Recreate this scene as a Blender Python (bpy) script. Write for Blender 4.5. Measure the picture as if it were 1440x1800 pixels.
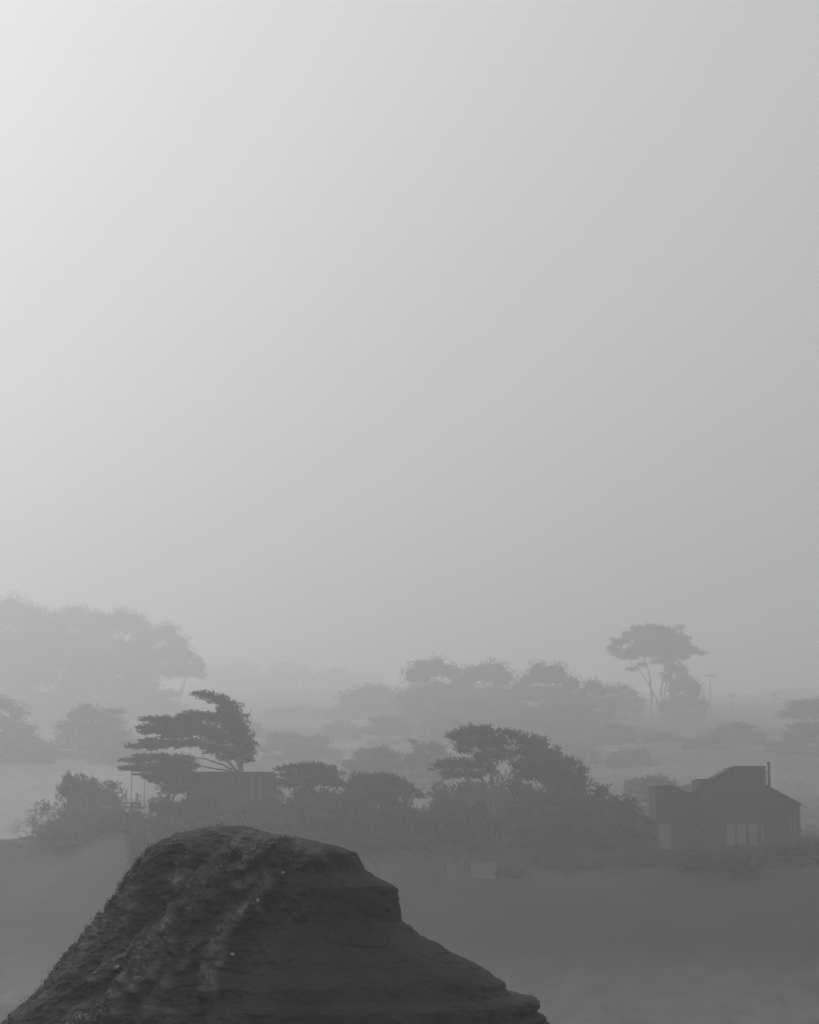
import bpy, math, random
import numpy as np

# ------------------------------------------------------------------ clear
for o in list(bpy.data.objects):
    bpy.data.objects.remove(o)
SC = bpy.context.scene
COL = SC.collection

# ------------------------------------------------------------------ camera
F = 3600.0                       # focal length in photo pixels (photo is 1440 wide)
CAMZ = 16.0
PITCH = math.atan(580.0 / F)
cam_d = bpy.data.cameras.new('camera')
cam = bpy.data.objects.new('camera', cam_d)
COL.objects.link(cam)
cam.location = (0, 0, CAMZ)
cam.rotation_euler = (math.pi / 2 + PITCH, 0, 0)
cam_d.sensor_fit = 'HORIZONTAL'
cam_d.sensor_width = 36.0
cam_d.lens = F / 1440.0 * 36.0
cam_d.clip_start = 0.5
cam_d.clip_end = 9000
SC.camera = cam

# ------------------------------------------------------------------ sky and sun
SUN_AZ, SUN_EL = math.radians(-35), math.radians(25)     # azimuth from +Y, left negative
sdir = (math.cos(SUN_EL) * math.sin(SUN_AZ), math.cos(SUN_EL) * math.cos(SUN_AZ), math.sin(SUN_EL))
SKY_A, SKY_B, SKY_C, SKY_G = 0.296, 0.0435, 0.31, 0.60
SUN_STRENGTH = 1.0
FOG_DENSITY, FOG_G = 0.0019, 0.60
EXPOSURE = 0.0

W = bpy.data.worlds.new('World'); SC.world = W; W.use_nodes = True
nt = W.node_tree; N = nt.nodes; L = nt.links
for n in list(N): N.remove(n)
out = N.new('ShaderNodeOutputWorld'); bg = N.new('ShaderNodeBackground')
L.new(bg.outputs[0], out.inputs[0])
sky = N.new('ShaderNodeTexSky'); sky.sky_type = 'NISHITA'; sky.sun_disc = False
sky.sun_elevation = SUN_EL; sky.sun_rotation = SUN_AZ
sky.air_density = 1.0; sky.dust_density = 8.0; sky.ozone_density = 1.0
bw = N.new('ShaderNodeRGBToBW'); L.new(sky.outputs[0], bw.inputs[0])
# fog layer over the sky: brightness falls off with the angle from the veiled sun (phase function of fog)
tc = N.new('ShaderNodeTexCoord')
nrm = N.new('ShaderNodeVectorMath'); nrm.operation = 'NORMALIZE'; L.new(tc.outputs['Generated'], nrm.inputs[0])
dot = N.new('ShaderNodeVectorMath'); dot.operation = 'DOT_PRODUCT'; L.new(nrm.outputs[0], dot.inputs[0]); dot.inputs[1].default_value = sdir
def M(op, a, b=None, c=None):
    m = N.new('ShaderNodeMath'); m.operation = op
    for i, v in enumerate((a, b, c)):
        if v is None: continue
        if isinstance(v, (int, float)): m.inputs[i].default_value = v
        else: L.new(v, m.inputs[i])
    return m.outputs[0]
den = M('POWER', M('MULTIPLY_ADD', dot.outputs['Value'], -2 * SKY_G, 1 + SKY_G ** 2), 1.5)
sep = N.new('ShaderNodeSeparateXYZ'); L.new(nrm.outputs[0], sep.inputs[0])
glow = M('ADD', M('DIVIDE', SKY_B, den), M('MULTIPLY_ADD', M('MAXIMUM', sep.outputs[2], 0.0), SKY_C, SKY_A))   # overcast: brighter towards the zenith
# soft unevenness of the fog bank
cn = N.new('ShaderNodeTexNoise'); cn.inputs['Scale'].default_value = 3.2; cn.inputs['Detail'].default_value = 3; cn.inputs['Roughness'].default_value = 0.45
L.new(nrm.outputs[0], cn.inputs['Vector'])
glow = M('MULTIPLY', glow, M('MULTIPLY_ADD', cn.outputs[0], 0.10, 0.95))
tot = M('ADD', M('MULTIPLY', glow, 0.93 * 10), M('MULTIPLY', M('MINIMUM', bw.outputs[0], 12.0), 0.07))
L.new(tot, bg.inputs['Color']); bg.inputs['Strength'].default_value = 0.1

sun_d = bpy.data.lights.new('sun', 'SUN'); sun = bpy.data.objects.new('sun', sun_d); COL.objects.link(sun)
sun_d.energy = SUN_STRENGTH; sun_d.angle = math.radians(14); sun_d.color = (1, 1, 1)
from mathutils import Vector
sun.rotation_euler = Vector(sdir).to_track_quat('Z', 'Y').to_euler()
sun.location = (-60, 40, 90)

SC.view_settings.view_transform = 'Standard'; SC.view_settings.look = 'None'
SC.view_settings.exposure = EXPOSURE; SC.view_settings.gamma = 1.0
SC.view_settings.use_curve_mapping = False
SC.render.engine = 'CYCLES'
cy = SC.cycles
cy.volume_bounces = 2; cy.max_bounces = 5; cy.diffuse_bounces = 2; cy.glossy_bounces = 2
cy.use_denoising = True; cy.denoiser = 'OPENIMAGEDENOISE'
cy.sample_clamp_indirect = 3.0

# ------------------------------------------------------------------ helpers
def P(px, py, D):
    """Point at distance D (world Y) on the ray through photo pixel px, py."""
    dx, dy = (px - 720) / F, (900 - py) / F
    yy = math.cos(PITCH) - dy * math.sin(PITCH)
    zz = math.sin(PITCH) + dy * math.cos(PITCH)
    t = D / yy
    return np.array([dx * t, D, CAMZ + zz * t])
def proj(X, Y, Z):
    f = Y * math.cos(PITCH) + (Z - CAMZ) * math.sin(PITCH); u = -Y * math.sin(PITCH) + (Z - CAMZ) * math.cos(PITCH)
    return 720 + F * X / f, 900 - F * u / f
def mpp(D): return D / F * 1.01
def far(D): return D if D < 262 else 262 + (D - 262) * 1.7   # spacing of the hills behind the bluff

def tag(o, label=None, cat=None, group=None, kind=None):
    if label: o['label'] = label
    if cat: o['category'] = cat
    if group: o['group'] = group
    if kind: o['kind'] = kind
    return o
def empty(name, loc, label=None, cat=None, group=None):
    o = bpy.data.objects.new(name, None); COL.objects.link(o); o.location = loc
    o.empty_display_size = 0.5
    return tag(o, label, cat, group)

def mesh_obj(name, V, Fc, mat, parent=None, smooth=False, attr=None):
    """V (n,3) in world space; Fc = (m,k) int array or list of such arrays."""
    V = np.asarray(V, dtype=np.float64)
    if parent is not None: V = V - np.array(parent_world(parent))
    me = bpy.data.meshes.new(name)
    if isinstance(Fc, np.ndarray): Fc = [Fc]
    loops = np.concatenate([f.reshape(-1) for f in Fc]).astype(np.int32)
    sizes = np.concatenate([np.full(len(f), f.shape[1]) for f in Fc]).astype(np.int32)
    me.vertices.add(len(V)); me.vertices.foreach_set('co', V.astype(np.float32).reshape(-1))
    me.loops.add(len(loops)); me.loops.foreach_set('vertex_index', loops)
    me.polygons.add(len(sizes))
    me.polygons.foreach_set('loop_start', np.concatenate([[0], np.cumsum(sizes)[:-1]]).astype(np.int32))
    me.polygons.foreach_set('loop_total', sizes)
    if smooth: me.polygons.foreach_set('use_smooth', np.ones(len(sizes), dtype=bool))
    me.update(calc_edges=True); me.validate()
    if attr is not None:
        for k, a in attr.items():
            at = me.attributes.new(k, 'FLOAT', 'POINT'); at.data.foreach_set('value', a.astype(np.float32))
    me.materials.append(mat)
    o = bpy.data.objects.new(name, me); COL.objects.link(o)
    if parent is not None: o.parent = parent
    return o
def parent_world(p):
    v = np.array(p.location)
    while p.parent: p = p.parent; v = v + np.array(p.location)
    return v

class MB:
    """collects polygons"""
    def __init__(s): s.V = []; s.F = []; s.n = 0
    def add(s, V, faces):
        s.V += [tuple(v) for v in V]
        s.F += [tuple(i + s.n for i in f) for f in faces]; s.n = len(s.V); return s
    def box(s, a, b):
        (x0, y0, z0), (x1, y1, z1) = a, b
        return s.add([(x0,y0,z0),(x1,y0,z0),(x1,y1,z0),(x0,y1,z0),(x0,y0,z1),(x1,y0,z1),(x1,y1,z1),(x0,y1,z1)],
                     [(0,3,2,1),(4,5,6,7),(0,1,5,4),(1,2,6,5),(2,3,7,6),(3,0,4,7)])
    def prism(s, prof, y0, y1):
        """prof = list of (x,z) clockwise or not; extruded along y"""
        n = len(prof)
        V = [(x, y0, z) for x, z in prof] + [(x, y1, z) for x, z in prof]
        fs = [tuple(range(n)), tuple(range(2*n-1, n-1, -1))] + [(i, i+n, (i+1) % n + n, (i+1) % n) for i in range(n)]
        return s.add(V, fs)
    def tube(s, pts, rad, k=7):
        pts = [np.array(p, float) for p in pts]; V = []; fs = []
        for i, p in enumerate(pts):
            d = pts[min(i+1, len(pts)-1)] - pts[max(i-1, 0)]; d = d / (np.linalg.norm(d) + 1e-9)
            u = np.cross(d, (0.13, 1, 0.21)); u /= np.linalg.norm(u) + 1e-9; w = np.cross(d, u)
            for j in range(k):
                a = 2 * math.pi * j / k
                V.append(p + rad[i] * (u * math.cos(a) + w * math.sin(a)))
        for i in range(len(pts) - 1):
            for j in range(k):
                fs.append((i*k+j, i*k+(j+1) % k, (i+1)*k+(j+1) % k, (i+1)*k+j))
        fs.append(tuple(range(k-1, -1, -1))); fs.append(tuple((len(pts)-1)*k + j for j in range(k)))
        return s.add(V, fs)
    def build(s, name, mat, parent=None, smooth=False):
        me = bpy.data.meshes.new(name)
        off = np.array(parent_world(parent)) if parent is not None else np.zeros(3)
        me.from_pydata([tuple(np.array(v) - off) for v in s.V], [], s.F); me.update()
        if smooth: me.polygons.foreach_set('use_smooth', [True] * len(me.polygons))
        me.materials.append(mat)
        o = bpy.data.objects.new(name, me); COL.objects.link(o)
        if parent is not None: o.parent = parent
        return o

def h3(i, j, k, seed):
    h = (i * 374761393 + j * 668265263 + k * 2147483647 + seed * 144665) & 0xffffffff
    h = ((h ^ (h >> 13)) * 1274126177) & 0xffffffff
    h = h ^ (h >> 16)
    return (h & 0xffffff) / float(0xffffff)
def vnoise(p, seed=0):
    p = np.asarray(p, float); i = np.floor(p).astype(np.int64); f = p - i; f = f * f * (3 - 2 * f)
    r = 0
    for a in (0, 1):
        for b in (0, 1):
            for c in (0, 1):
                w = (f[..., 0] if a else 1 - f[..., 0]) * (f[..., 1] if b else 1 - f[..., 1]) * (f[..., 2] if c else 1 - f[..., 2])
                r = r + w * h3(i[..., 0] + a, i[..., 1] + b, i[..., 2] + c, seed)
    return r * 2 - 1
def fbm(p, octv=5, seed=0, rough=0.5):
    p = np.asarray(p, float); r = 0; a = 1; t = 0
    for o in range(octv):
        r = r + a * vnoise(p * (2.03 ** o) + 17.3 * o, seed + o); t += a; a *= rough
    return r / t

# ------------------------------------------------------------------ materials (the photograph is monochrome)
def mat(name, v0, v1=None, scale=1.0, rough=0.9, detail=6, bump=0.0, bscale=None, spec=0.2, attr=None, v2=None, stretch=None):
    m = bpy.data.materials.new(name); m.use_nodes = True
    t = m.node_tree; b = t.nodes['Principled BSDF']
    b.inputs['Roughness'].default_value = rough
    b.inputs['Specular IOR Level'].default_value = spec
    co = t.nodes.new('ShaderNodeTexCoord'); src = co.outputs['Object']
    if stretch:
        mp = t.nodes.new('ShaderNodeMapping'); mp.inputs['Scale'].default_value = stretch
        t.links.new(src, mp.inputs[0]); src = mp.outputs[0]
    if v1 is None: v1 = v0 * 1.3
    nz = t.nodes.new('ShaderNodeTexNoise'); nz.inputs['Scale'].default_value = scale; nz.inputs['Detail'].default_value = detail
    nz.inputs['Roughness'].default_value = 0.65
    t.links.new(src, nz.inputs['Vector'])
    cr = t.nodes.new('ShaderNodeValToRGB'); cr.color_ramp.elements[0].position = 0.35; cr.color_ramp.elements[1].position = 0.68
    cr.color_ramp.elements[0].color = (v0, v0, v0, 1); cr.color_ramp.elements[1].color = (v1, v1, v1, 1)
    t.links.new(nz.outputs[0], cr.inputs[0]); c = cr.outputs[0]
    if attr:
        at = t.nodes.new('ShaderNodeAttribute'); at.attribute_name = attr
        mx = t.nodes.new('ShaderNodeMix'); mx.data_type = 'RGBA'
        n2 = t.nodes.new('ShaderNodeTexNoise'); n2.inputs['Scale'].default_value = scale * 5; n2.inputs['Detail'].default_value = 4
        t.links.new(src, n2.inputs['Vector'])
        c2 = t.nodes.new('ShaderNodeValToRGB'); c2.color_ramp.elements[0].position = 0.3; c2.color_ramp.elements[1].position = 0.7
        a2 = v2 * 0.45
        c2.color_ramp.elements[0].color = (a2, a2, a2, 1); c2.color_ramp.elements[1].color = (v2, v2, v2, 1)
        t.links.new(n2.outputs[0], c2.inputs[0])
        t.links.new(at.outputs['Fac'], mx.inputs[0]); t.links.new(c, mx.inputs[6]); t.links.new(c2.outputs[0], mx.inputs[7]); c = mx.outputs[2]
    t.links.new(c, b.inputs['Base Color'])
    if bump:
        bn = t.nodes.new('ShaderNodeTexNoise'); bn.inputs['Scale'].default_value = bscale or scale * 6; bn.inputs['Detail'].default_value = 6
        t.links.new(src, bn.inputs['Vector'])
        bp = t.nodes.new('ShaderNodeBump'); bp.inputs['Strength'].default_value = bump; bp.inputs['Distance'].default_value = 0.1
        t.links.new(bn.outputs[0], bp.inputs['Height']); t.links.new(bp.outputs[0], b.inputs['Normal'])
    return m
M_ROCK = mat('rock', 0.028, 0.048, 0.7, bump=0.35, bscale=9, attr='turf_lit', v2=0.27)  # the pale mix is dry turf and the painted light of the ridges
M_TUFT = mat('dry_tufts', 0.05, 0.13, 2.0)
M_LAND = mat('coastal_land', 0.038, 0.06, 0.08, detail=9, bump=0.4, bscale=0.8, attr='meadow', v2=0.32)
M_FOL = mat('cypress_foliage', 0.025, 0.045, 0.6)
M_FOL2 = mat('shrub_foliage', 0.04, 0.08, 0.6)
M_BARK = mat('bark', 0.08, 0.14, 3, stretch=(1, 1, 0.2))
M_WOOD = mat('weathered_siding', 0.055, 0.09, 2.5, stretch=(3, 3, 0.3), bump=0.3)
M_ROOF = mat('roof_shingle', 0.05, 0.08, 4, bump=0.3)
M_TRIM = mat('trim_paint', 0.10, 0.13, 3)
M_PALE = mat('pale_board', 0.17, 0.23, 2)
M_PANE = mat('window_pane', 0.15, 0.20, 0.8, rough=0.12, spec=0.5)
M_METAL = mat('flue_metal', 0.05, 0.08, 4, rough=0.5)
M_POLE = mat('pole_wood', 0.05, 0.09, 4, stretch=(3, 3, 0.2))
M_STONE = mat('pale_stone', 0.40, 0.55, 8)
M_WATER = mat('sea_water', 0.03, 0.04, 0.05, rough=0.12, spec=0.5, bump=0.4, bscale=0.35)

# ------------------------------------------------------------------ terrain
TX = np.array([0, 240, 480, 720, 960, 1200, 1440], float)
ROWS = [
 (176, [1840, 1840, 1840, 1830, 1815, 1815, 1815]),
 (190, [1840, 1835, 1750, 1730, 1700, 1690, 1690]),
 (204, [1800, 1720, 1580, 1555, 1545, 1535, 1535]),
 (215, [1750, 1590, 1490, 1500, 1505, 1497, 1492]),
 (235, [1600, 1468, 1440, 1460, 1480, 1480, 1480]),
 (260, [1478, 1440, 1430, 1450, 1470, 1470, 1476]),
 (300, [1500, 1440, 1420, 1430, 1450, 1450, 1460]),
 (360, [1478, 1400, 1395, 1390, 1400, 1400, 1410]),
 (420, [1346, 1350, 1350, 1355, 1350, 1335, 1345]),
 (480, [1335, 1318, 1320, 1318, 1295, 1280, 1300]),
 (560, [1310, 1290, 1290, 1290, 1268, 1266, 1285]),
 (700, [1275, 1255, 1248, 1248, 1240, 1245, 1255]),
 (900, [1235, 1220, 1212, 1212, 1215, 1225, 1230]),
 (1050, [1228, 1214, 1204, 1206, 1212, 1222, 1226]),
]
ROWS = [(far(a), b) for a, b in ROWS]
TD = np.array([120, 165] + [r[0] for r in ROWS] + [1900, 3000], float)
TZ = np.zeros((len(TD), 7))
for i, (D, ys) in enumerate(ROWS):
    for j in range(7): TZ[i + 2, j] = P(TX[j], ys[j], D)[2]
TZ[0] = -4; TZ[1] = -2.5; TZ[-2] = TZ[-3] - 6; TZ[-1] = TZ[-3] - 30
def ground_base(X, Y):
    X = np.asarray(X, float); Y = np.asarray(Y, float)
    Yc = np.clip(Y, 120, 2990)
    px = np.clip(720 + X / np.maximum(Yc, 60) * F, 0, 1440)
    i = np.clip(np.searchsorted(TD, Yc, side='right') - 1, 0, len(TD) - 2)
    t = (Yc - TD[i]) / (TD[i+1] - TD[i])
    u = px / 240.0; j = np.clip(np.floor(u).astype(int), 0, 5); u = u - j
    u = u * u * (3 - 2 * u)
    def row(k): return TZ[k, j] * (1 - u) + TZ[k, j+1] * u
    return row(i) * (1 - t) + row(i+1) * t
def ground(X, Y):
    X = np.asarray(X, float); Y = np.asarray(Y, float)
    p = np.stack([X / 30, Y / 30, np.zeros_like(X * 1.0)], -1)
    amp = np.clip((Y - 180) / 200, 0.35, 1.6)
    z = ground_base(X, Y) + fbm(p, 5, 3) * amp * 1.3
    p2 = np.stack([X / 5, Y / 5, z / 5], -1)
    return z + fbm(p2, 3, 9) * 0.35
def gz(x, y): return float(ground(np.array([x]), np.array([y]))[0])

ys = np.concatenate([np.linspace(120, 175, 12), np.linspace(176, 262, 140), np.linspace(263, 860, 180), np.linspace(866, 1880, 90), np.linspace(1900, 2400, 15)])
us = np.concatenate([np.linspace(-0.75, -0.24, 30), np.linspace(-0.235, 0.235, 300), np.linspace(0.24, 0.75, 30)])
UU, YY = np.meshgrid(us, ys)
XX = UU * (YY * 0.8 + 60)
ZZ = ground(XX, YY)
n, m = YY.shape
idx = np.arange(n * m).reshape(n, m)
fc = np.stack([idx[:-1, :-1], idx[:-1, 1:], idx[1:, 1:], idx[1:, :-1]], -1).reshape(-1, 4)
lpx = 720 + XX / YY * F
mead = np.clip((340 - lpx) / 120, 0, 1) * np.clip((YY - 400) / 15, 0, 1) * np.clip((560 - YY) / 20, 0, 1)
mead = np.maximum(mead, 0.5 * np.clip(fbm(np.stack([XX / 60, YY / 60, XX * 0], -1), 4, 13) * 3 - 0.2, 0, 1) * (YY > 270))
mead = np.maximum(mead, 0.75 * np.clip((7 - ZZ) / 9, 0, 1) * (YY < 260))      # pale sand and rubble at the foot of the bluff
land = mesh_obj('hillside_terrain', np.stack([XX, YY, ZZ], -1).reshape(-1, 3), fc, M_LAND, smooth=True, attr={'meadow': mead.reshape(-1)})
tag(land, 'hazy coastal bluff and rising hillside behind the rock', None, None, 'structure')
sea = MB().add([(-1200, -350, 0), (1200, -350, 0), (1200, 230, 0), (-1200, 230, 0)], [(0, 1, 2, 3)]).build('sea', M_WATER)
tag(sea, 'dark calm sea at the foot of the bluff', None, None, 'structure')

# ------------------------------------------------------------------ foliage
def kites(C, Dr, ln, wd, rng):
    """leafy spray blades: C base points, Dr directions, lengths, widths -> verts, quads"""
    n = len(C)
    Dr = Dr / (np.linalg.norm(Dr, axis=1, keepdims=True) + 1e-9)
    R = rng.normal(size=(n, 3)); S = np.cross(Dr, R); S /= np.linalg.norm(S, axis=1, keepdims=True) + 1e-9
    ln = ln[:, None]; wd = wd[:, None]
    V = np.stack([C - S * wd, C + S * wd + Dr * ln * 0.15, C + Dr * ln], 1).reshape(-1, 3)
    Fq = np.arange(3 * n).reshape(n, 3)
    return V, Fq
def crown_points(pads, D, rng, spray, dens, wind, up, depth=0.8, clump=1.0, core=0.62):
    """pads in photo px at distance D: (x,y,rx,ry[,dy]) -> spray arrays"""
    Cs, Ds, Ts = [], [], []
    s = mpp(D)
    cores = []
    big = []
    for pd in pads:
        big.append((tuple(pd) + (0,))[:5] + (1,))
        if pd[2] * s > spray * 1.6:
            a0 = rng.uniform(0, 6.28)
            for i in range(5):
                a = a0 + i * 1.257 + rng.uniform(-0.4, 0.4); f = rng.uniform(0.55, 0.95)
                big.append((pd[0] + math.cos(a) * pd[2] * f, pd[1] + math.sin(a) * pd[3] * f * 0.95, pd[2] * rng.uniform(0.25, 0.45), max(pd[3] * rng.uniform(0.3, 0.55), 1.2),
                            (pd[4] if len(pd) > 4 else 0) + rng.uniform(-0.6, 0.6) * pd[2] * s, 0))
    for pd in big:
        x, y, rx, ry = pd[:4]; c = P(x, y, D)
        c = c + np.array([0, pd[4], 0])
        R = np.array([rx * s, max(rx * s * depth, ry * s), ry * s])
        vol = R[0] * R[1] ** 0.6 * (R[2] + 0.15)
        k = max(4, int(dens * (R[0] * min(R[1], 2.5 * R[0]) * 3.14) / (spray * spray) * (0.8 if pd[5] else 1.5) * (0.7 + R[2] / spray * 0.5)))
        q = rng.normal(size=(k, 3)); q /= np.linalg.norm(q, axis=1, keepdims=True)
        q *= (rng.random((k, 1)) ** 0.28)
        if core and pd[5] and pd[2] * s > spray * 1.7: cores.append((c, R))
        cc = c + q * R * clump
        per = 10; Ls = spray * 1.3
        ds = q * np.array([1, 1, 0.7]) * 0.75 + rng.normal(size=(k, 3)) * 0.34 + np.array(wind) * 1.1 + np.array([0, 0, up])
        ds /= np.linalg.norm(ds, axis=1, keepdims=True)
        cc = cc - ds * Ls * 0.55
        tt = np.tile(np.linspace(0, 1, per), k)[:, None]
        dr = np.repeat(ds, per, 0)
        base = np.repeat(cc, per, 0) + dr * tt * Ls + rng.normal(size=(k * per, 3)) * spray * 0.22 * (1.1 - tt) * np.array([1, 1, 0.7])
        d = dr + rng.normal(size=(k * per, 3)) * 0.42 * (1.15 - 0.8 * tt)
        Cs.append(base); Ds.append(d); Ts.append(tt[:, 0])
    C = np.concatenate(Cs); Dd = np.concatenate(Ds); T_ = np.concatenate(Ts)
    ln = spray * (0.9 - 0.35 * T_) * (0.6 + 0.6 * rng.random(len(C))); wd = ln * (0.13 + 0.13 * rng.random(len(C)))
    Vk, Fk = kites(C, Dd, ln, wd, rng)
    # woody, twiggy inner mass of each pad
    na, nb = 6, 11
    ph, tt = np.meshgrid(np.linspace(0.06, math.pi - 0.06, na), np.arange(nb) * 2 * math.pi / nb, indexing='ij')
    S = np.stack([np.sin(ph) * np.cos(tt), np.sin(ph) * np.sin(tt), np.cos(ph)], -1)
    ii = np.arange(na * nb).reshape(na, nb); nn_ = np.roll(ii, -1, 1)
    f0 = np.stack([ii[:-1], nn_[:-1], nn_[1:], ii[1:]], -1).reshape(-1, 4)
    Vs, Fs, off = [Vk], [Fk], len(Vk)
    for c, R in cores:
        lump = core * (1 + 0.38 * fbm(S * 2.6 + rng.random(3) * 50, 3, 7)[..., None])
        v = (c + S * R * lump).reshape(-1, 3); Vs.append(v); Fs.append(f0 + off); off += len(v)
    return np.concatenate(Vs), [Fs[0]] + ([np.concatenate(Fs[1:])] if len(Fs) > 1 else [])

def limb(mb, a, b, r0, r1, rng, sag=0.0, wob=0.06, k=6, n=6):
    a = np.array(a, float); b = np.array(b, float); L_ = np.linalg.norm(b - a); pts = []; rad = []
    w1 = rng.normal(size=3) * wob * L_
    for i in range(n + 1):
        t = i / n
        p = a + (b - a) * t + w1 * math.sin(math.pi * t) + np.array([0, 0, -sag * L_ * math.sin(math.pi * t)])
        pts.append(p); rad.append(r0 + (r1 - r0) * t)
    mb.tube(pts, rad, k); return pts

def tree(name, px, D, pads, stems, label, cat='tree', group=None, r=0.45, spray=0.7, dens=1.0, wind=(0, 0, 0), up=0.15,
         seed=1, fol=None, thick=1.0, depth=0.8, twigs=(), clump=1.0, core=0.62):
    """stems: polylines of photo px (from the base up); the first point is dropped to the ground"""
    rng = np.random.default_rng(seed); D = far(D)
    pads = [(q[0], q[1], q[2], q[3] * thick) + tuple(q[4:]) for q in pads]
    b = P(px, 1400, D); z = gz(b[0], D)
    root = empty(name, (float(b[0]), D, z), label, cat, group)
    mb = MB(); tips = []
    for st in stems:
        rr = r * (st[0][2] if len(st[0]) > 2 else 1.0)
        pts = [np.array([P(px, 0, D)[0] + (P(st[0][0], 0, D)[0] - P(px, 0, D)[0]) * 0.5, D, z - 0.4])] + [P(q[0], q[1], D) for q in st]
        offs = rng.normal() * 0.5
        for i, p in enumerate(pts): p[1] += offs * i / len(pts)
        # densify
        dd = [pts[0]]
        for a_, b_ in zip(pts[:-1], pts[1:]):
            for t in (0.33, 0.66, 1.0):
                dd.append(a_ + (b_ - a_) * t + rng.normal(size=3) * 0.03 * np.linalg.norm(b_ - a_))
        k = len(dd); mb.tube(dd, [rr * (1 - 0.78 * (i / (k - 1)) ** 0.8) for i in range(k)], 8)
        tips += [(p, rr * (1 - 0.78 * (i / (k - 1)) ** 0.8)) for i, p in enumerate(dd) if i >= k * 0.3]
    # limbs reach each pad from the nearest stem point below it
    for pd in pads:
        c = P(pd[0], pd[1], D)
        if len(pd) > 4: c = c + np.array([0, pd[4], 0])
        if not tips: break
        best = min(tips, key=lambda t: np.linalg.norm(t[0] - c) + (3.0 if t[0][2] > c[2] else 0))
        Lh = np.linalg.norm(best[0] - c)
        r0 = min(best[1] * 0.6, 0.03 * Lh + 0.04)
        pp = limb(mb, best[0], c, r0, r0 * 0.35, rng, sag=0.06)
        for _ in range(4):
            a_ = pp[rng.integers(2, len(pp))]
            R = pd[2] * mpp(D)
            e = c + np.array([rng.normal() * R * 0.6, rng.normal() * R * 0.5, rng.normal() * pd[3] * mpp(D) * 0.6])
            limb(mb, a_, e, r0 * 0.4, r0 * 0.12, rng, k=4, n=3)
    for tw in twigs:
        pts = [P(q[0], q[1], D) for q in tw]
        mb.tube(pts, [0.07 * (1 - 0.8 * i / (len(pts) - 1)) for i in range(len(pts))], 5)
    mb.build('trunk', M_BARK, root, smooth=True)
    V, Fq = crown_points(pads, D, rng, spray, dens, wind, up, depth, clump, core)
    mesh_obj('crown', V, Fq, fol or M_FOL, root)
    return root

def auto_pads(x0, x1, top, bot, rng, n=9, flat=0.5):
    """pads filling a domed, flat-bottomed crown outline"""
    w = (x1 - x0) / 2; cx = (x0 + x1) / 2; pads = []
    for i in range(n):
        u = -1 + 2 * (i + 0.5) / n + rng.uniform(-0.1, 0.1)
        env = top + (bot - top) * (0.7 * abs(u) ** 3.0 + rng.uniform(0, 0.12))
        py = env + rng.uniform(2, 7)
        pads.append((cx + u * w * 0.86, py + 6, w * rng.uniform(0.26, 0.42), (bot - top) * rng.uniform(0.16, 0.26), rng.uniform(-2, 2)))
        if abs(u) < 0.75:
            pads.append((cx + u * w * 0.75, py + (bot - env) * 0.5, w * rng.uniform(0.3, 0.42), (bot - top) * rng.uniform(0.13, 0.22), rng.uniform(-2, 2)))
    for u in np.linspace(-0.7, 0.7, 5):
        pads.append((cx + u * w, top + (bot - top) * rng.uniform(0.8, 0.95), w * 0.3, (bot - top) * 0.16, rng.uniform(-2, 2)))
    return pads
def far_tree(x0, x1, top, bot, D, label, seed, group, n=7, wind=(0, 0, 0), spray=1.2, dens=0.9, lean=0, extra=(), name='cypress_tree', fill=True):
    rng = np.random.default_rng(seed)
    pads = auto_pads(x0, x1, top, bot, rng, n) + list(extra)
    cx = (x0 + x1) / 2 + lean
    b = P(cx, 1400, far(D)); gy = proj(b[0], far(D), gz(b[0], far(D)))[1]
    if fill and gy - bot < 75:
        y = bot - 2
        while y < gy - 2:
            for u in (-0.7, -0.25, 0.25, 0.7):
                pads.append(((x0 + x1) / 2 + u * (x1 - x0) * 0.5 + rng.uniform(-5, 5), y + rng.uniform(-3, 3), (x1 - x0) * 0.17, max(8, (bot - top) * 0.14), rng.uniform(-2, 2)))
            y += 15
    st = [[(cx, bot + 4), ((x0 + x1) / 2, (top + bot) / 2 + 4), ((x0 + x1) / 2 - lean * 0.4, top + 8)],
          [(cx + 3, bot + 2, 0.6), (cx + (x1 - x0) * 0.25, (top + bot) / 2 + 4)],
          [(cx - 3, bot + 2, 0.6), (cx - (x1 - x0) * 0.25, (top + bot) / 2 + 4)]]
    return tree(name, cx, D, pads, st, label, group=group, r=0.45, spray=spray * 0.6, dens=dens * 0.33, wind=wind, seed=seed, clump=1.15, core=0.7)

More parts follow.
